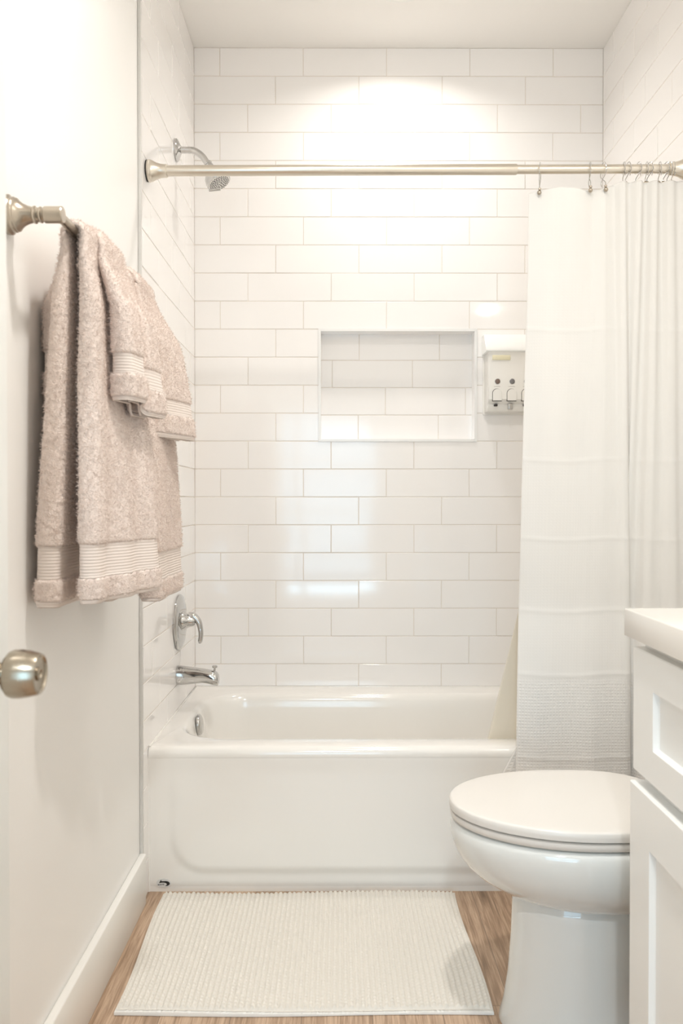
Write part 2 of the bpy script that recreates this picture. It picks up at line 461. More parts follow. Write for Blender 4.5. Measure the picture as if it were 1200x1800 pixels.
# ------------------------------------------------------------------ bathtub
tub = thing('bathtub', ((XL + XR) / 2, (YF + YB) / 2, 0), 'white enamel alcove bathtub along the tiled back wall', 'bathtub')
e = -0.0004
x0, x1, y0, y1 = XL + .0006, XR - .0006, YF, YB - .0006
ox0, ox1, oy0, oy1 = XL + 0.060, XR - 0.10, 2.388, 2.945
L_ = [rrect(x0, x1, y0 + 0.006, y1, .004, 0.0), rrect(x0, x1, y0 + 0.006, y1, .004, RIM - 0.045), rrect(x0, x1, y0 + .001, y1, .001, RIM - 0.030),
      rrect(x0, x1, y0, y1, .001, RIM - 0.020), rrect(x0, x1, y0 + .003, y1, .001, RIM - 0.010),
      rrect(x0, x1, y0 + .010, y1, .001, RIM - 0.0028), rrect(x0 + .0005, x1 - .0005, y0 + .022, y1 - .0005, .001, RIM)]
def opening(d, z, r, dl=0.0): return rrect(ox0 + d, ox1 - d * 1.3 - dl, oy0 + d, oy1 - d, r, z)
L_ += [opening(-0.010, RIM - 0.0005, .150), opening(0.0, RIM - 0.004, .145), opening(0.007, RIM - 0.012, .140), opening(0.012, RIM - 0.024, .137),
       opening(0.016, RIM - 0.05, .135), opening(0.028, RIM - 0.14, .130, .02), opening(0.045, RIM - 0.24, .120, .06), opening(0.060, RIM - 0.30, .110, .09),
       opening(0.085, RIM - 0.335, .095, .10), opening(0.125, RIM - 0.35, .08, .10)]
me = loft(L_, False, True); fix_normals(me)
link('tub_shell', me, 'porcelain', tub, angle=60)
# apron: one pressed sheet with a softly raised, round-cornered panel
nx, nz = 260, 84
ax0, ax1, az1 = XL + e, XR - e, RIM - 0.030
def sst(a, b, t):
    t = np.clip((t - a) / (b - a), 0, 1); return t * t * (3 - 2 * t)
xs = np.linspace(ax0, ax1, nx); zs = np.linspace(0.001, az1, nz); X, Z = np.meshgrid(xs, zs)
px0, px1, pz0, rc = XL + 0.066, XR - 0.066, 0.056, 0.095
qx = np.maximum(np.maximum(px0 + rc - X, X - (px1 - rc)), 0); qz = np.maximum(pz0 + rc - Z, 0)
dist = rc - np.hypot(qx, qz)
fade = 1.0 - 0.85 * sst(0.10, az1, Z)
hgt = 0.008 * sst(-0.010, 0.022, dist) * fade
Y = YF + 0.004 - hgt + 0.004 * sst(0.03, 0.0, Z)
Y -= 0.0025 * sst(az1 - 0.05, az1, Z)
V = np.stack([X, Y, Z], -1).reshape(-1, 3)
F = [(j * nx + i, j * nx + i + 1, (j + 1) * nx + i + 1, (j + 1) * nx + i) for j in range(nz - 1) for i in range(nx - 1)]
ap = link('apron', from_pydata(V, F), 'porcelain', tub, angle=None)
box('caulk_bead', XL - .0010, XL + .0045, YF + .0025, YF + .012, .0005, RIM - .026, 'porcelain', tub)
bm = bmesh.new()
add_box(bm, XL - .0008, XL + .006, YF + .012, YB - .0007, RIM - .002, RIM + .0028, .0015, 2)
add_box(bm, XR - .005, XR - .0007, YF + .022, YB - .0007, RIM - .002, RIM + .0028, .0015, 2)
add_box(bm, XL + .005, XR - .005, YB - .005, YB - .0007, RIM - .002, RIM + .0028, .0015, 2)
link('rim_caulk', from_bm(bm), 'porcelain', tub)
# maker's sticker low on the apron
lx, lz, ly = -0.4955, 0.0255, YF + 0.0042
st = link('maker_sticker', fix_normals(loft([[(lx + 0.021 * math.cos(2 * PI * k / 40), ly + d_, lz + 0.0125 * math.sin(2 * PI * k / 40)) for k in range(40)] for d_ in (0.003, -0.0012)], False, True)), 'sticker', tub, smooth=False)
st['label'] = 'small clear oval sticker'
S_ = 0.00016
def lp(a, b): return (lx + (a - 553) * S_, lz - (b - 553) * S_)
outl = [(503, 497), (517, 503), (507, 518), (535, 520), (570, 517), (605, 517), (636, 526), (655, 541), (663, 560), (657, 578), (642, 592), (618, 602), (592, 606), (572, 603),
        (590, 598), (603, 586), (608, 572), (604, 560), (590, 551), (565, 545), (535, 543), (505, 546), (478, 552), (474, 548)]
pts = [lp(a, b) for a, b in outl]
link('swoosh_mark', fix_normals(loft([[(p[0], ly - d_, p[1]) for p in pts] for d_ in (0.0010, 0.0016)], False, True)), 'logo_black', st, smooth=False)
fc = bpy.data.curves.new('wordmark', 'FONT'); fc.body = 'BOOTZ'; fc.size = 0.0052; fc.align_x = 'CENTER'; fc.align_y = 'CENTER'; fc.extrude = 0.0002; fc.shear = 0.2; fc.offset = 0.00012
tmp = bpy.data.objects.new('lettering', fc); COL.objects.link(tmp); bpy.context.view_layer.update()
me = bpy.data.meshes.new_from_object(tmp.evaluated_get(bpy.context.evaluated_depsgraph_get()))
bpy.data.objects.remove(tmp); bpy.data.curves.remove(fc)
a, b = lp(505, 580)
me.transform(Matrix.Translation((a, ly - 0.0015, b)) @ Matrix.Rotation(R(-4), 4, 'Y') @ Matrix.Rotation(R(90), 4, 'X'))
link('wordmark', me, 'logo_black', st, smooth=False)
# overflow plate on the drain end of the basin
link('overflow_plate', lathe([(0, .034), (.004, .0345), (.009, .033), (.012, .029), (.0125, .0)], (ox0 + 0.0165, 2.672, 0.372), (1, 0, 0.10), 40), 'chrome', tub)
link('drain', lathe([(0, .036), (.003, .036), (.005, .03), (.004, 0)], (ox0 + 0.27, 2.666, RIM - 0.350), (0, 0, 1), 32), 'chrome', tub)

# ------------------------------------------------------------------ tub spout
SY, SZ = 2.716, 0.526
sp = thing('tub_spout', (XL, SY, SZ), 'chrome tub spout on the left tile wall just above the tub rim', 'faucet')
def ring(x, zc, ry, rz, n=28, sq=2.4):
    o = []
    for k in range(n):
        t = 2 * PI * k / n; c, s = math.cos(t), math.sin(t)
        o.append((x, SY + ry * math.copysign(abs(c) ** (2 / sq), c), zc + rz * math.copysign(abs(s) ** (2 / sq), s)))
    return o
sl = [ring(XL + .0005, SZ, .031, .032), ring(XL + .010, SZ, .031, .032), ring(XL + .030, SZ - .0008, .030, .0303), ring(XL + .060, SZ - .001, .0275, .0265), ring(XL + .085, SZ - .002, .0262, .0238),
      ring(XL + .105, SZ - .005, .0258, .0235), ring(XL + .120, SZ - .0085, .0252, .0245), ring(XL + .131, SZ - .0115, .0245, .0225), ring(XL + .137, SZ - .0155, .0225, .0175), ring(XL + .1385, SZ - .018, .018, .012)]
link('spout_body', fix_normals(loft(sl, True, True)), 'chrome', sp, angle=50)
link('diverter_knob', lathe([(0, .0035), (.010, .0035), (.0105, .0075), (.013, .0085), (.0165, .0085), (.018, .006), (.018, 0)], (XL + .124, SY, SZ + .0145), (0.05, 0, 1), 24), 'chrome', sp)

# ------------------------------------------------------------------ shower valve
VY, VZ = 2.738, 0.700
sv = thing('shower_valve', (XL, VY, VZ), 'round chrome shower valve plate with curved lever, above the tub spout', 'valve')
link('escutcheon', lathe([(0.0005, .0925), (.005, .093), (.009, .090), (.013, .080), (.015, .060), (.016, .035), (.016, 0)], (XL, VY, VZ), (1, 0, 0), 64), 'chrome', sv)
link('hub', lathe([(.015, .033), (.022, .031), (.030, .025), (.036, .021), (.044, .0195), (.05, .0185), (.056, .014), (.058, 0)], (XL, VY, VZ + .004), (1, 0, 0), 40), 'chrome', sv)
lev = catmull([(XL + .034, VY, VZ + .022), (XL + .050, VY, VZ + .020), (XL + .066, VY - .001, VZ + .004), (XL + .0735, VY - .002, VZ - .020), (XL + .0755, VY - .003, VZ - .045), (XL + .0725, VY - .003, VZ - .064), (XL + .069, VY - .003, VZ - .070)], 8)
link('lever', tube(lev, interp_r([.013, .0145, .0125, .0105, .0095, .009, .0045], len(lev)), 20, 0.85), 'chrome', sv)

# ------------------------------------------------------------------ shower head
HY, HZ = 2.711, 2.268
sh = thing('showerhead', (XL, HY, HZ), 'chrome shower head on a bent arm, high on the left tile wall', 'shower head')
link('flange', lathe([(0.0005, .036), (.004, .0365), (.008, .033), (.013, .022), (.018, .013), (.018, 0)], (XL, HY, HZ), (1, 0, 0), 40), 'chrome', sh)
arm = catmull([(XL + .004, HY, HZ), (XL + .04, HY, HZ), (XL + .062, HY, HZ - .003), (XL + .085, HY, HZ - .018), (XL + .100, HY, HZ - .038), (XL + .108, HY, HZ - .050)], 8)
link('arm', tube(arm, .0108, 20), 'chrome', sh)
ax = Vector((0.60, -0.10, -0.80)).normalized(); p0 = Vector((XL + .104, HY, HZ - .043))
link('swivel_nut', lathe([(0, .0115), (.001, .0145), (.004, .0150), (.006, .0145), (.007, .0130), (.022, .0130), (.024, .0115), (.024, 0)], p0, ax, 12), 'chrome', sh, angle=25)
ax2 = Vector((0.46, -0.16, -0.87)).normalized(); p1 = p0 + ax * .022
link('head_body', lathe([(-.004, .011), (.004, .0150), (.012, .021), (.024, .033), (.034, .0395), (.046, .0415), (.056, .0415), (.059, .040), (.059, 0)], p1, ax2, 48), 'chrome', sh)
fp = p1 + ax2 * .0588
face = link('spray_face', lathe([(0, .0375), (.0012, .0370), (.002, .034), (.0022, 0)], fp, ax2, 48), 'white_plastic', sh)
d, u, w = frame_of(ax2); nz_ = []
for rr_, cnt in ((.007, 6), (.014, 11), (.0205, 16), (.0265, 20), (.032, 24)):
    for q in range(cnt):
        t = 2 * PI * q / cnt + rr_ * 90
        nz_.append(lathe([(0, .0017), (.002, .0014), (.0024, 0)], fp + d * .002 + (u * math.cos(t) + w * math.sin(t)) * rr_, ax2, 8))
link('nozzles', join(*nz_), 'nozzle', face, smooth=False)['kind'] = 'stuff'
link('spray_selector', tube([fp - d * .006 + (-u * 0 + Vector((0.15, -0.25, -0.5)).normalized()) * .036, fp + Vector((-0.55, -0.25, -0.55)).normalized() * .046], [.006, .004], 12), 'chrome', sh)

# ------------------------------------------------------------------ curtain rod
RY, RZ = 2.300, 2.033
def rodz(x): return RZ + 0.008 * (x - XL) / (XR - XL)
rd = thing('curtain_rod', (XL, RY, RZ), 'satin nickel tension rod spanning the tub alcove', 'curtain rod')
XS = 0.500                                                                # where the thinner inner tube slides out
link('outer_tube', tube([(XL + .02, RY, rodz(XL + .02)), (XS - .002, RY, rodz(XS)), (XS, RY, rodz(XS))], [.0148, .0148, .0138], 28), 'rod', rd)
link('inner_tube', tube([(XS - .01, RY, rodz(XS)), (XR - .02, RY, rodz(XR))], .0125, 28), 'rod', rd)
bell = [(.003, .0285), (.006, .0305), (.010, .0305), (.012, .0285), (.016, .0285), (.019, .0265), (.030, .0215), (.040, .0190), (.052, .0178), (.056, .0182), (.058, .0165), (.058, .010)]
for s, xx in ((1, XL), (-1, XR)):
    link('end_flange', lathe(bell, (xx, RY, rodz(xx)), (s, 0, 0), 40), 'rod', rd, angle=30)
    link('rubber_pad', lathe([(0.0002, .029), (.003, .0295), (.0035, .0)], (xx, RY, rodz(xx)), (s, 0, 0), 40), 'rubber', rd)

# ------------------------------------------------------------------ shower curtain and liner
def spline1(pts, n):
    return catmull([(a, b, 0) for a, b in pts], n)

def sheet(name, prof_top, prof_bot, ztop, zbot, yof, m, blend, nrow=120, sub=10, thick=0.0012, edge=None, ripple=0.0):
    """a hanging cloth: horizontal section prof_top at the top changes into prof_bot at the hem.  u, v in metres are stored as UV"""
    A = spline1(prof_top, sub); B = spline1(prof_bot, sub); n = len(A); V = []; UV = []
    ulen = [0]
    for i in range(1, n): ulen.append(ulen[-1] + max((B[i] - B[i - 1]).length, 0.002))
    for r in range(nrow):
        t = r / (nrow - 1)
        for i in range(n):
            s = i / (n - 1)
            zt = ztop(A[i].x); z = zt + (zbot - zt) * t
            g = blend(t)
            x = A[i].x + (B[i].x - A[i].x) * g; dy = A[i].y + (B[i].y - A[i].y) * g
            if edge: x, dy = edge(x, dy, z, s)
            dy += ripple * mnoise.noise(Vector((x * 14, z * 2.3, 3.1)))
            V.append((x, yof(z) + dy, z)); UV.append((ulen[i], z - zbot))
    F = [(j * n + i, j * n + i + 1, (j + 1) * n + i + 1, (j + 1) * n + i) for j in range(nrow - 1) for i in range(n - 1)]
    me = from_pydata(V, F)
    uvl = me.uv_layers.new(name='UVMap')
    for l in me.loops: uvl.data[l.index].uv = UV[l.vertex_index]
    o = link(name, me, m, angle=None, origin=(A[0].x, RY, zbot))
    sm = o.modifiers.new('thickness', 'SOLIDIFY'); sm.thickness = thick; sm.offset = 0
    return o

top_pts = [(.562, .016), (.578, .010), (.548, .008), (.533, .002), (.548, -.004), (.580, -.010), (.640, -.012), (.690, -.004), (.712, .002), (.728, -.006), (.745, -.010), (.760, .004), (.775, .012), (.788, -.010),
           (.800, -.014), (.810, .010), (.820, .016), (.834, -.010), (.846, -.015), (.856, .010), (.866, .016), (.878, -.010), (.890, -.014), (.900, .010), (.910, .014), (.922, -.010), (.936, -.010), (.952, .010), (.972, .0)]
top_pts = [(a, b * 0.55) for a, b in top_pts]
bot_pts = [(.520, .016), (.560, .014), (.530, .012), (.494, .000), (.510, -.008), (.550, -.012), (.590, -.008), (.630, -.006), (.670, -.011), (.700, -.014), (.730, -.011), (.760, -.008), (.785, -.010), (.803, -.010),
           (.814, -.004), (.818, .004), (.812, .012), (.800, .016), (.806, .020), (.822, .018), (.832, .006), (.842, -.006), (.858, -.010), (.880, -.006), (.900, -.004), (.920, -.008), (.940, -.010), (.958, -.004), (.974, .004)]
tz = [(.52, 1.968), (.545, 1.972), (.58, 1.980), (.62, 1.9865), (.66, 1.982), (.700, 1.976), (.735, 1.980), (.760, 1.992), (.80, 2.004), (.85, 2.003), (.92, 2.004), (.985, 2.006)]
def ztop(x): return float(np.interp(x, [a for a, b in tz], [b for a, b in tz]))
def cedge(x, dy, z, s):
    if s < 0.06 and z < 0.46:                                            # the free corner swings out to the left below the rim
        k = (1 - s / 0.06) ; x -= k * 0.62 * max(0.0, 0.455 - z) * 0.9
    return x, dy
def cblend(t): return 0.10 * t + 0.90 * (t * t * (3 - 2 * t)) ** 0.75
cu = sheet('shower_curtain', top_pts, bot_pts, ztop, 0.145, lambda z: 2.300 - 0.036 * (1 - z / 2.0) - 0.004, 'curtain', cblend, nrow=400, edge=cedge, ripple=0.007)
tag(cu, 'white waffle-weave shower curtain drawn to the right of the tub', 'shower curtain')
# stitched cross seams of the curtain, raised ridges of the cloth itself
me = cu.data
SE = [1.585, 1.22, 1.0, 0.80, 0.622, 0.39]
zb0 = cu.location.z
for v in me.vertices:
    z = v.co.z + zb0 + 0.0035 * math.sin(v.co.x * 23)
    for q in SE: v.co.y -= 0.0016 * math.exp(-((z - q) / 0.0055) ** 2)

lt = [(.556, .02), (.60, .028), (.66, .018), (.72, .03), (.77, .02), (.82, .034), (.87, .02), (.92, .03), (.97, .02)]
lb = [(.540, .008), (.58, .016), (.64, .004), (.70, .016), (.75, .006), (.80, .018), (.84, .006), (.868, .012), (.885, .006)]
def ledge(x, dy, z, s):
    k = max(0.0, 0.86 - z); return x - (1 - s) ** 3 * 0.215 * k, dy
def ly_(z):
    return 2.300 + (0.105 * (2.0 - z) / 1.55 if z > 0.45 else 0.105 + 0.03 * (0.45 - z))
li = sheet('shower_liner', lt, lb, lambda x: ztop(x) - 0.006, 0.17, ly_, 'liner', lambda t: t, nrow=90, edge=ledge)
tag(li, 'cream liner hanging inside the tub behind the white curtain', 'shower liner')

# hooks: a wire over the rod with a ball at its tip; the rings of the bunched part hang with the ball behind the cloth
def hook_mesh(x, front, drop, lean):
    zr = rodz(x); r = 0.0175; P = []
    s = -1 if front else 1
    for k in range(13):
        t = PI * k / 12
        P.append((x + lean * (k / 12 - .5) * 0.012, RY + s * r * math.cos(PI - t) * -1, zr + 0.001 + r * math.sin(t)))
    a = P[0]; b = P[-1]
    pa = [(x + lean * 0.003, RY - s * 0.012, zr - drop * .75), (x + lean * .002, RY - s * .016, zr - drop * .5), (a[0], a[1], zr - drop * .25)]
    pb = [(b[0], b[1], zr - drop * .3), (x - lean * 0.004, RY + s * 0.014, zr - drop * .7), (x - lean * 0.006, RY + s * 0.012, zr - drop)]
    return catmull(pa + P + pb, 3), pb[-1]
hooks = [(.5655, True, .068, 1.0), (.7060, True, .062, .6), (.7440, True, .060, -.3), (.8010, False, .030, -0.45), (.8130, False, .030, 0.32), (.8420, False, .030, 0.36), (.8650, False, .030, -0.36), (.8740, False, .030, 0.41),
         (.9020, False, .030, -0.41), (.9200, False, .030, 0.36), (.9400, False, .030, -0.32), (.9300, False, .030, 0.27)]
seen = {0: 'curtain hook at the free left corner of the shower curtain, well apart from the rest', 1: 'second curtain hook from the free corner, left of a close pair',
        2: 'third curtain hook from the free corner, right of a close pair'}
ordn = ['', '', '', 'fourth', 'fifth', 'sixth', 'seventh', 'eighth', 'ninth', 'tenth', 'twelfth', 'eleventh']
for i, (x, fr, drop, lean) in enumerate(hooks):
    path, tip = hook_mesh(x, fr, drop, lean)
    lab = seen.get(i) or 'wire curtain hook in the bunched folds, %s from the curtain\'s free corner' % ordn[i]
    h = thing('curtain_hook', (x, RY, rodz(x)), lab, 'curtain hook', 'hooks along the curtain rod')
    link('wire', tube(path, 0.0012, 8), 'chrome', h)
    link('ball', lathe([(0.0062 - 0.0062 * math.cos(PI * q / 10), 0.0062 * math.sin(PI * q / 10)) for q in range(11)], (tip[0], tip[1] - (0.004 if fr else -0.004), tip[2] + .003), (0, 0, -1), 16), 'nickel', h)
    if fr: link('bead', lathe([(0, 0.001), (.0015, .0035), (.004, .0042), (.007, .0035), (.008, .001)], (tip[0] + lean * .0015, tip[1] - .003, tip[2] + .011), (0, 0, -1), 14), 'nickel', h)

# ------------------------------------------------------------------ soap dispenser on the back wall
sd = thing('soap_dispenser', (0.629, YB, 1.58), 'white three-chamber soap dispenser on the back wall beside the niche', 'soap dispenser')
dx0, dx1 = 0.5435, 0.7153; yf_ = YB - 0.090
def side_loft(x0, x1, prof, bev=0.004):
    """extrude a (y, z) outline from x0 to x1 with softened ends"""
    cy = sum(p[0] for p in prof) / len(prof); cz = sum(p[1] for p in prof) / len(prof)
    def sc(k): return [(cy + (p[0] - cy) * k, cz + (p[1] - cz) * k) for p in prof]
    L = []
    for x, k in ((x0, .955), (x0 + bev * .3, .985), (x0 + bev, 1), (x1 - bev, 1), (x1 - bev * .3, .985), (x1, .955)): L.append([(x, a, b) for a, b in sc(k)])
    return fix_normals(loft(L, True, True))
yw = YB - 0.0006
link('chamber_body', side_loft(dx0, dx1, [(yw, 1.437), (yf_ + .028, 1.437), (yf_ + .020, 1.446), (yf_ + .018, 1.462), (yf_ + .006, 1.470), (yf_, 1.478), (yf_, 1.60), (yf_ + .004, 1.652), (yw, 1.652)]), 'white_plastic', sd, angle=35)
link('lid', side_loft(dx0 - .009, dx1 + .009, [(yw, 1.652), (yf_ + .001, 1.650), (yf_ - .002, 1.654), (yf_ - .001, 1.662), (yf_ + .040, 1.716), (yf_ + .047, 1.722), (yw, 1.724)]), 'lid_plastic', sd, angle=35)
link('back_plate', fix_normals(loft([rrect(dx0 - .004, dx1 + .004, 1.432, 1.735, .006, 0) for _ in range(1)] and [[(x, y, z) for x, z, _ in rrect(dx0 - .006, dx1 + .006, 1.430, 1.728, .006, 0)] for y in (yw, yw - .006)], True, True)), 'white_plastic', sd, smooth=False)
box('level_window', dx0 + .014, dx0 + .080, yf_ - .0008, yf_ + .01, 1.620, 1.638, 'amber', sd, bev=.002)
for i in range(3):
    cx = 0.5765 + i * 0.0530
    bz = link('bezel', lathe([(0, .0105), (.0012, .0105), (.0016, .0092), (.0005, .0088), (.0005, 0)], (cx, yf_ + .0004, 1.5425), (0, -1, 0), 28), 'grey_bezel', sd)
    link('button', lathe([(0, .0088), (.0018, .0086), (.003, .006), (.0034, 0)], (cx, yf_ + .0004, 1.5425), (0, -1, 0), 28), 'grey_button' if i else 'brown_button', bz)
    # chamber's name strip (too small to read) and the arch-topped push lever with its dark gap
    box('name_strip', cx - .013, cx + .010, yf_ - .0004, yf_ + .002, 1.5232, 1.5248, 'grey_bezel', sd)
    def arch(w, z0, z1, n=16):
        o = [(cx - .002 - w, z0)] + [(cx - .002 - w * math.cos(PI * k / n), z1 - w + w * math.sin(PI * k / n)) for k in range(n + 1)] + [(cx - .002 + w, z0)]
        return o
    g = link('lever_gap', fix_normals(loft([[(a, y, b) for a, b in arch(.0172, 1.4705, 1.5165)] for y in (yf_ + .004, yf_ - .0004)], True, True)), 'dark_gap', sd, smooth=False)
    link('push_lever', fix_normals(loft([[(a + ofs, y, b) for a, b in arch(ww, 1.4725, 1.5150)] for y, ww, ofs in ((yf_ + .004, .0160, .0), (yf_ - .003, .0160, .0009), (yf_ - .0045, .0150, .0009))], True, True)), 'white_plastic', sd, smooth=False)
    if i == 1: box('spout_tip', cx - .012, cx + .004, yf_ + .006, yf_ + .02, 1.4425, 1.4625, 'grey_bezel', sd, bev=.002)
    else: box('spout_tip', cx - .010, cx + .002, yf_ + .006, yf_ + .02, 1.4535, 1.4615, 'dark_gap', sd, bev=.002)

# ------------------------------------------------------------------ towel bar
BX, BZ, BY0, BY1 = -0.460, 1.5745, 1.344, 1.990
tb = thing('towel_bar', (XP, BY0, BZ), 'brushed nickel towel bar on the painted left wall', 'towel bar')
post = [(0.0004, .0305), (.004, .0318), (.009, .0318), (.011, .0295), (.013, .0280), (.017, .0280), (.019, .0262), (.021, .0265), (.023, .0235), (.030, .0180), (.038, .0145), (.046, .0125), (.0475, .0140), (.050, .0142), (.0515, .0120),
        (.056, .0112), (.0575, .0130), (.0595, .0132), (.061, .0112), (.064, .0105), (.0645, .0)]
for yy in (BY0, BY1):
    p = link('post', lathe(post, (XP, yy, BZ), (1, 0, 0), 44), 'nickel', tb, angle=30)
    link('bar_socket', lathe([(0, .0), (.0005, .0125), (.002, .0135), (.030, .0135), (.0315, .0125), (.032, 0)], (XP + .0635, yy, BZ), (1, 0, 0), 36), 'nickel', p, angle=30)
link('bar', tube([(BX, BY0 + .004, BZ), (BX, BY1 - .004, BZ)], .0085, 20), 'nickel', tb)

# ------------------------------------------------------------------ towels
def towel(name, label, group, ya, yb, lf, lb, rin, th, flare, seed, thick=0.0065, backsq=1.0, curl=0.0, yspread=0.0, bands=(0.045, 0.105), cell=0.0036, swing=0.0, under=0.0, open_b=0.0, open_f=0.0, wallward=0.0, groove=0.0, ripple=0.0):
    """A long towel folded in three lengthwise and hung over the bar.  Its folded section (y along the bar, n outward from
    the bar) is swept along the drape: up the wall side, over the bar, down the room side.
    rin: inner radius over the bar, th: folded thickness, flare(t, q): how far the room side stands out at depth t, place q."""
    w = yb - ya
    n0, n1, n2 = th * 0.12, th * 0.50, th * 0.88
    P = []
    def seg(a, b, n):
        for k in range(n): P.append((a[0] + (b[0] - a[0]) * k / n, a[1] + (b[1] - a[1]) * k / n))
    def arc(cy, cn, r, a0, a1, n):
        for k in range(n): P.append((cy + r * math.cos(R(a0 + (a1 - a0) * k / n)), cn + r * math.sin(R(a0 + (a1 - a0) * k / n))))
    r1 = (n2 - n0) / 2; r2 = (n2 - n1) / 2
    nl = max(8, int(w / cell))
    seg((w - 0.015, n0), (r1, n0), nl)
    arc(r1, n0 + r1, r1, 270, 90, max(8, int(PI * r1 / cell * 1.3)))
    seg((r1, n2), (w - r2, n2), nl)
    arc(w - r2, n1 + r2, r2, 90, -90, 8)
    seg((w - r2, n1), (r1 + 0.02, n1), nl); P.append((r1 + 0.02, n1))
    n = len(P)
    # stations along the drape: (distance, kind)
    half = PI * rin
    S = list(np.arange(0, lb, cell)) + list(lb + np.arange(0, half, min(cell, half / 16))) + list(lb + half + np.arange(0, lf, cell)) + [lb + half + lf]
    L = lb + half + lf; ns = len(S)
    V = np.zeros((ns, n, 3)); UV = np.zeros((ns, n, 2))
    pl = [0]
    for i in range(1, n): pl.append(pl[-1] + math.hypot(P[i][0] - P[i - 1][0], P[i][1] - P[i - 1][1]))
    for a, s in enumerate(S):
        e = min(s, L - s)                                               # distance from the nearer end
        band = bands[0] < e < bands[1]
        pinch = 0.86 if band else 1.0
        if e < 0.012: pinch = 0.80 + 0.2 * e / 0.012
        for b, (py, pn) in enumerate(P):
            q = py / w
            pn_ = n1 + (pn - n1) * pinch
            yy = ya + w / 2 + (py - w / 2) * (1 - 0.012 * (band))
            sm_ = lambda v: min(1, max(0, v)) ** 2 * (3 - 2 * min(1, max(0, v)))
            t = lb - s if s < lb else (0 if s < lb + half else s - lb - half)
            cmp_ = 0.36 + 0.64 * sm_(t / 0.13); stack = under * sm_(t / 0.13)
            if s < lb:                                                   # wall side
                t = lb - s; x = BX - rin - stack - pn_ * cmp_ * backsq * (1 + open_b * sm_(t / lb)) - wallward * sm_(t / lb); z = BZ - t
            elif s < lb + half:
                ang = PI - (s - lb) / rin
                x = BX + (rin + pn_ * cmp_) * math.cos(ang); z = BZ + (rin + pn_ * cmp_) * math.sin(ang)
            else:
                x = BX + rin + stack + pn_ * cmp_ * (1 + open_f * sm_(t / lf)) + flare(t, q); z = BZ - t
            tt = t
            f1 = mnoise.noise(Vector((q * 2.6 + seed, z * 3.1, seed * 1.7)))
            f2 = mnoise.noise(Vector((q * 6.0 + seed, z * 7.0, pn * 60 + seed)))
            k = min(1, tt * 5)
            x += k * (0.0065 * f1 + 0.0022 * f2) * (1 if s > lb else 0.4)
            yy += k * (0.004 * mnoise.noise(Vector((z * 4, seed * 3.3, pn * 30))) + yspread * (q - 0.35) * min(1, t / 0.5)) + swing * t
            if groove and s > lb + half and pn > n1 * 1.2:
                x -= groove * math.exp(-((q - 0.50) / 0.07) ** 2) * sm_(t / 0.12)
            if groove and s > lb + half: z -= 0.020 * sm_((q - 0.42) / 0.16) * sm_(t / lf)
            if ripple and s > lb + half: x += ripple * math.sin(q * 15.0 + 0.6 + pn * 20) * sm_(t / lf) * sm_(q * 5)
            if curl: z -= curl * (1 - min(1, q * 3.2)) ** 2 * (1 if t == 0 else math.exp(-t * 12))
            V[a, b] = (x, yy, z); UV[a, b] = (pl[b], s)
    fz = rng.normal(0, 0.00070, V.shape)
    ends = np.array([min(s, L - s) for s in S]); smooth_rows = ((ends > bands[0]) & (ends < bands[1])) | (ends < 0.010)
    fz[smooth_rows] *= 0.12
    V += fz
    V[..., 0] = np.maximum(V[..., 0], XP + 0.006)
    root = thing(name, (BX, (ya + yb) / 2, BZ), label, 'towel', group)
    def piece(nm, r0, r1_, m):
        v = V[r0:r1_].reshape(-1, 3); k = r1_ - r0
        f = [(i * n + j, i * n + j + 1, (i + 1) * n + j + 1, (i + 1) * n + j) for i in range(k - 1) for j in range(n - 1)]
        me = from_pydata(v, f); uvl = me.uv_layers.new(name='UVMap'); u = UV[r0:r1_].reshape(-1, 2)
        idx = np.zeros(len(me.loops), dtype=np.int32); me.loops.foreach_get('vertex_index', idx)
        uvl.data.foreach_set('uv', u[idx].reshape(-1))
        o = link(nm, me, m, root, angle=None)
        sm = o.modifiers.new('thickness', 'SOLIDIFY'); sm.thickness = thick * (0.72 if m == 'band' else 1.0); sm.offset = 0
        return o
    cut = [0]
    for a in range(1, ns):
        if smooth_rows[a] != smooth_rows[a - 1]: cut.append(a)
    cut.append(ns - 1)
    for c0, c1 in zip(cut[:-1], cut[1:]):
        mid = (c0 + c1) // 2; e = min(S[mid], L - S[mid])
        if bands[0] < e < bands[1]: piece('woven_band', c0, c1 + 1, 'band')
        elif e < 0.012: piece('hem', c0, c1 + 1, 'band')
        else: piece('terry_body' if e > bands[1] else 'terry_border', c0, c1 + 1, 'terry')
    for o in root.children:
        if o.name.startswith('terry'):
            pm = o.modifiers.new('loops', 'PARTICLE_SYSTEM'); ps = pm.particle_system.settings
            area = sum(p.area for p in o.data.polygons)
            ps.type = 'HAIR'; ps.count = int(area * 130000); ps.hair_length = 0.0014; ps.hair_step = 2; ps.render_step = 2
            ps.emit_from = 'FACE'; ps.use_emit_random = True; ps.use_modifier_stack = False
            ps.brownian_factor = 0.0; ps.factor_random = 0.0011; ps.root_radius = 0.65; ps.tip_radius = 0.5; ps.radius_scale = 0.001
            ps.material = 1; pm.particle_system.seed = int(seed)
    return root

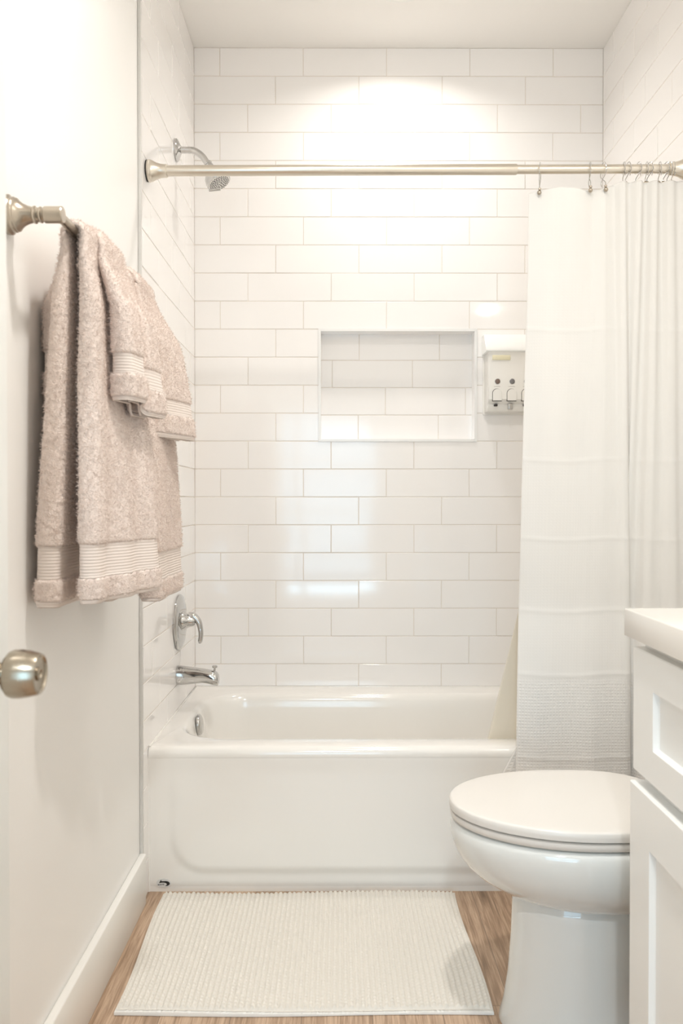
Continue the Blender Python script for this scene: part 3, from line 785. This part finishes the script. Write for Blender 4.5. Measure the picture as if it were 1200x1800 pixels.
def fl(a, b, c=0.0):
    """stand-out of the room side: a at the near edge, b at the far edge, reached over the first 0.5 m"""
    def f(t, q): return (a + (b - a) * min(1, max(0, q))) * (1 - math.exp(-t / 0.16)) + c * t * max(0, q)
    return f
_f = fl(-.012, .026, .035)
def dipped(t, q):
    s_ = lambda v: min(1, max(0, v)) ** 2 * (3 - 2 * min(1, max(0, v)))
    return _f(t, q) - 0.013 * s_((q - .10) / .18) * s_(t / .08) * (1 - s_((t - .25) / .12))
towel('bath_towel', 'long beige bath towel on the bar nearer the door, under the front hand towel', 'beige bath towels over the towel bar', 1.418, 1.655, 0.648, 0.655, 0.0112, 0.032, dipped, 3.0, curl=0.006, ripple=0.0045, open_b=1.0, open_f=0.3, wallward=0.010, backsq=0.85, yspread=0.012)
towel('bath_towel', 'long beige bath towel at the far end of the bar, behind the other', 'beige bath towels over the towel bar', 1.712, 1.945, 0.680, 0.680, 0.0112, 0.030, fl(.024, .020, .01), 5.0, curl=0.003, open_b=0.6, open_f=0.8)
towel('hand_towel', 'short beige hand towel with rolled hem, front one over the nearer bath towel', 'beige hand towels layered over the bath towels', 1.482, 1.632, 0.285, 0.285, 0.0235, 0.027, fl(-.016, .000, .05), 8.0, bands=(.050, .088), groove=0.014, curl=0.008, under=0.028, open_f=1.0)
towel('hand_towel', 'short beige hand towel farther along the bar, over the far bath towel', 'beige hand towels layered over the bath towels', 1.742, 1.895, 0.330, 0.303, 0.0230, 0.024, fl(-.016, .020, .07), 12.0, bands=(.050, .088), curl=0.003, under=0.026, open_f=0.9)

# ------------------------------------------------------------------ bath mat
MX0, MX1, MY0, MY1 = -0.486, 0.328, 1.742, 2.272
mt = thing('bath_mat', ((MX0 + MX1) / 2, (MY0 + MY1) / 2, 0), 'cream ribbed chenille bath mat on the floor before the tub', 'bath mat')
pit = 0.0127; nx, ny = 450, 330
xs = np.linspace(MX0, MX1, nx); ys = np.linspace(MY0, MY1, ny); X, Y = np.meshgrid(xs, ys)
row = np.floor((X - MX0) / pit)
ribs = np.abs(np.sin((X - MX0) / pit * PI)) ** 0.7
lump = 0.5 + 0.5 * np.sin((Y - MY0) / 0.0058 * PI + row * 2.1 + 0.6 * np.sin(row * 5.7))
Z = 0.0095 + 0.0072 * ribs * (0.62 + 0.38 * lump)
ed = np.minimum(np.minimum(X - MX0, MX1 - X), np.minimum(Y - MY0, MY1 - Y))
Z = np.where(ed < 0.006, 0.0075 + 0.0005 * rng.random(Z.shape), Z) + rng.normal(0, 0.00035, Z.shape)
Z += 0.0022 * np.sin(X * 7.3 + 1) * np.sin(Y * 6.1)
Xw = X + 0.006 * np.sin((Y - MY0) * 9.0 + 0.8) * np.clip((np.abs(X - (MX0 + MX1) / 2) - 0.25) / 0.15, 0, 1)
Yw = Y + 0.0035 * np.sin(X * 8.5)
V = np.stack([Xw, Yw, Z], -1).reshape(-1, 3)
F = [(j * nx + i, j * nx + i + 1, (j + 1) * nx + i + 1, (j + 1) * nx + i) for j in range(ny - 1) for i in range(nx - 1)]
link('pile', from_pydata(V, F), 'mat_pile', mt, angle=None)
bo = [j * nx for j in range(ny - 1)] + [(ny - 1) * nx + i for i in range(nx - 1)] + [(ny - 1 - j) * nx + nx - 1 for j in range(ny - 1)] + [nx - 1 - i for i in range(nx - 1)]
cx_, cy_ = (MX0 + MX1) / 2, (MY0 + MY1) / 2
def grow(k, z): return [(V[i][0] + k * math.copysign(1, V[i][0] - cx_), V[i][1] + k * math.copysign(1, V[i][1] - cy_) - (.005 if k > 0 and i < nx else 0), V[i][2] + z if z < 0 else z) for i in bo]
link('backing', fix_normals(loft([grow(-.004, -.0012), grow(.0004, -.0004), grow(.0012, -.0020), grow(.0010, .0010), grow(-.003, .0006)], False, False)), 'mat_back', mt, angle=60)

# ------------------------------------------------------------------ toilet (faces the left wall, seen side on)
TC = 1.728
to = thing('toilet', (0.60, TC, 0), 'white toilet with closed lid between the vanity and the tub', 'toilet')
def egg(xf, xb, hw, z, xw=None, sqb=2.8, n=64):
    """front end at xf (rounded), back end at xb (squarer), half width hw reached at xw"""
    xw = xw if xw is not None else xf + (xb - xf) * 0.56; o = []
    for k in range(n):
        t = 2 * PI * k / n; c, s = math.cos(t), math.sin(t)
        if c < 0: o.append((xw + (xw - xf) * c, TC + hw * s, z))
        else:
            o.append((xw + (xb - xw) * abs(c) ** (2 / sqb), TC + hw * math.copysign(abs(s) ** (2 / sqb), s), z))
    return o
LX, LB = 0.236, 0.715
bowl = [egg(.300, .70, .120, .425, .52), egg(.252, .738, .176, .4300, .52), egg(.243, .745, .184, .427, .52), egg(.2385, .748, .187, .418, .52), egg(.2375, .748, .188, .405, .52), egg(.242, .748, .187, .385, .52),
        egg(.252, .745, .183, .362, .52), egg(.268, .740, .175, .340, .525), egg(.290, .730, .163, .320, .53), egg(.318, .715, .147, .302, .535), egg(.348, .690, .128, .287, .54), egg(.372, .660, .108, .277, .54), egg(.392, .64, .09, .272, .54)]
link('bowl', fix_normals(loft(bowl, True, True)), 'china', to, angle=60)
ped = [egg(.400, .625, .085, .300, .52, 3), egg(.374, .640, .100, .276, .52, 3), egg(.371, .642, .102, .250, .52, 3), egg(.368, .645, .103, .18, .52, 3), egg(.362, .648, .106, .10, .52, 3), egg(.353, .654, .112, .04, .52, 3), egg(.345, .660, .119, .012, .52, 3), egg(.343, .662, .121, 0.0005, .52, 3)]
link('pedestal', fix_normals(loft(ped, True, True)), 'china', to, angle=60)
trap = [[(x, TC + hw * math.copysign(abs(math.cos(t)) ** .7, math.cos(t)), zc + rz * math.copysign(abs(math.sin(t)) ** .7, math.sin(t))) for t in [2 * PI * k / 32 for k in range(32)]]
        for x, hw, zc, rz in ((.60, .075, .14, .138), (.68, .078, .16, .158), (.78, .085, .20, .195), (.88, .095, .215, .210), (.93, .095, .215, .212), (.95, .085, .215, .20))]
link('trapway', fix_normals(loft(trap, True, True)), 'china', to, angle=60)
seat = [egg(.30, .68, .11, .4330, .51), egg(.246, .708, .178, .4325, .51), egg(.2395, .713, .1845, .436, .51), egg(.238, .714, .186, .443, .51), egg(.2385, .7135, .1855, .4485, .51), egg(.243, .710, .181, .4502, .51), egg(.30, .68, .11, .4502, .51)]
link('seat', fix_normals(loft(seat, True, True)), 'seat', to, angle=60)
lid = [egg(.30, .68, .11, .4535, .51), egg(.246, .708, .179, .4530, .51), egg(.2365, .7145, .187, .4545, .51), egg(LX, LB, .1875, .462, .51), egg(.2363, .7148, .1873, .4695, .51), egg(.2385, .713, .185, .4722, .51), egg(.243, .710, .181, .4732, .51), egg(.262, .70, .165, .4742, .51), egg(.34, .66, .10, .4745, .51), egg(.45, .60, .03, .4746, .51)]
link('lid', fix_normals(loft(lid, True, True)), 'seat', to, angle=60)
for s in (-1, 1): link('hinge', tube([(.728, TC + s * .085 - .022, .452), (.728, TC + s * .085 + .022, .452)], .012, 16), 'seat', to)
bm = bmesh.new(); add_box(bm, .775, XR - .008, TC - .215, TC + .215, .405, .755, .03, 4); tk = link('tank', from_bm(bm), 'china', to, angle=60)
bm = bmesh.new(); add_box(bm, .765, XR - .004, TC - .225, TC + .225, .756, .792, .012, 3); link('tank_lid', from_bm(bm), 'china', to, angle=60)
link('shelf', fix_normals(loft([egg(.70, .95, .12, .385, .8), egg(.69, .955, .16, .404, .8), egg(.70, .95, .16, .4055, .8)], True, True)), 'china', to)
link('flush_lever', tube([(.774, TC - .15, .70), (.760, TC - .15, .70), (.757, TC - .14, .70), (.757, TC - .08, .692)], [.007, .007, .006, .005], 12), 'chrome', to)

# ------------------------------------------------------------------ vanity and countertop
VY0, VY1 = 0.56, 1.413
va = thing('vanity_cabinet', (0.76, (VY0 + VY1) / 2, 0), 'white shaker vanity cabinet at the right edge, under the pale countertop', 'cabinet')
box('carcass', .532, XR - .001, VY0, VY1 - .002, .10, .868, 'cabinet', va, bev=.001)
box('toe_kick', .59, XR - .001, VY0 + .01, VY1 - .01, 0.0005, .0995, 'cabinet', va)
def shaker(name, ya, yb, za, zb, xf, st, rt, rb, parent, th=.020, rec=.010):
    """a door or drawer front with a sunk flat panel: frame ring, small bevel, panel"""
    bm = bmesh.new()
    def ringv(x, d0, d1, d2): return [bm.verts.new(p) for p in ((x, ya + d0, za + d1), (x, yb - d0, za + d1), (x, yb - d0, zb - d2), (x, ya + d0, zb - d2))]
    b_ = .0018
    R_ = [ringv(xf + th, 0, 0, 0), ringv(xf + b_, 0, 0, 0), ringv(xf, b_, b_, b_), ringv(xf, st, rb, rt), ringv(xf + rec * .8, st + .0025, rb + .0025, rt + .0025), ringv(xf + rec, st + .004, rb + .004, rt + .004)]
    for p, q in zip(R_[:-1], R_[1:]):
        for i in range(4): bm.faces.new((p[i], p[(i + 1) % 4], q[(i + 1) % 4], q[i]))
    bm.faces.new(R_[-1]); bm.faces.new(R_[0])
    bmesh.ops.recalc_face_normals(bm, faces=bm.faces)
    return link(name, from_bm(bm), 'cabinet', parent, smooth=False)
ym = (VY0 + VY1) / 2
for ya, yb in ((ym + .0015, VY1 - .0005), (VY0, ym - .0015)):
    shaker('drawer', ya, yb, .640, .853, .512, .089, .060, .056, va)
    shaker('door', ya, yb, .112, .620, .507, .089, .087, .087, va, th=.025)
ct = box('countertop', .500, XR - .0006, VY0 - .013, 1.4265, .8695, .9175, 'counter', bev=.003)
tag(ct, 'pale stone countertop on the white vanity at the right edge', 'countertop')

# ------------------------------------------------------------------ lamps
M['lens'] = emit('lamp_lens', (1.0, 0.88, 0.72), 4.0)
M['globe'] = emit('lamp_globe', (1.0, 0.965, 0.91), 30.0)
def downlight(x, y, label, power, col):
    t = thing('recessed_light', (x, y, ZC), label, 'ceiling light', 'recessed ceiling lights')
    link('trim_ring', lathe([(0.0004, .082), (.004, .081), (.006, .076), (.004, .066), (.0006, .062), (.0006, .0625)], (x, y, ZC), (0, 0, -1), 48), 'bulb_trim', t, angle=40)
    link('lens', lathe([(0.0006, .0615), (.0016, .060), (.002, 0)], (x, y, ZC), (0, 0, -1), 40), 'lens', t)
    ld = bpy.data.lights.new('downlight_beam', 'AREA'); ld.shape = 'DISK'; ld.size = .115; ld.energy = power; ld.color = col; ld.spread = R(148)
    lo = bpy.data.objects.new('downlight_beam', ld); COL.objects.link(lo); lo.location = (x, y, ZC - .004)
    lo.parent = t; lo.location = (0, 0, -.004)
    return t
WARM = (1.0, 0.96, 0.905)
downlight(0.205, 2.695, 'recessed ceiling light over the tub, at the top edge of the view', 6.6, WARM)
downlight(0.205, 1.07, 'recessed ceiling light over the bathroom floor', 17.0, WARM)
downlight(-0.10, -1.2, 'added fill light, unseen, in the ceiling of the room behind the doorway', 46.0, (0.93, 0.98, 1.0))  # added unseen lamp, fills the low parts of the bathroom through the doorway
vl = thing('vanity_light', (XR, 1.0, 2.28), 'vanity light with three round globes on the right wall', 'wall light')
box('back_plate', XR - .022, XR - .0006, .70, 1.30, 2.25, 2.31, 'nickel', vl, bev=.004)
for yy in (.78, 1.0, 1.22):
    g = link('arm', tube([(XR - .02, yy, 2.28), (XR - .06, yy, 2.28)], .009, 14), 'nickel', vl)
    link('globe', lathe([(.04 - .04 * math.cos(PI * q / 14), .04 * math.sin(PI * q / 14)) for q in range(15)], (XR - .055, yy, 2.28), (-1, 0, 0), 24), 'globe', g)
# daylight through the patio door of the room behind: a soft part behind the drawn blind and a bright gap under it
def daylight(z0, z1, x0, x1, power):
    ld = bpy.data.lights.new('daylight', 'AREA'); ld.shape = 'RECTANGLE'; ld.size = x1 - x0; ld.size_y = z1 - z0; ld.energy = power; ld.color = (0.50, 0.79, 1.0)
    lo = bpy.data.objects.new('daylight', ld); COL.objects.link(lo); lo.location = ((x0 + x1) / 2, YN - .13, (z0 + z1) / 2); lo.rotation_euler = (R(90), 0, 0)
daylight(0.36, WZ1, WX0, WX1, 42)
daylight(WZ0, 0.20, WX0, WX1, 13)

w = bpy.data.worlds.new('sky'); SC.world = w; w.use_nodes = True
w.node_tree.nodes['Background'].inputs[0].default_value = (0.62, 0.80, 1.0, 1)
w.node_tree.nodes['Background'].inputs[1].default_value = 1.0

SC.view_settings.view_transform = 'Standard'
try: SC.view_settings.look = 'None'
except Exception: pass
SC.view_settings.gamma = 1.0
SC.view_settings.use_curve_mapping = False
SC.view_settings.exposure = -0.27
SC.cycles.use_denoising = True
SC.cycles.max_bounces = 10; SC.cycles.diffuse_bounces = 7; SC.cycles.glossy_bounces = 5
SC.cycles.sample_clamp_indirect = 8.0
SC.cycles.caustics_reflective = False; SC.cycles.caustics_refractive = False
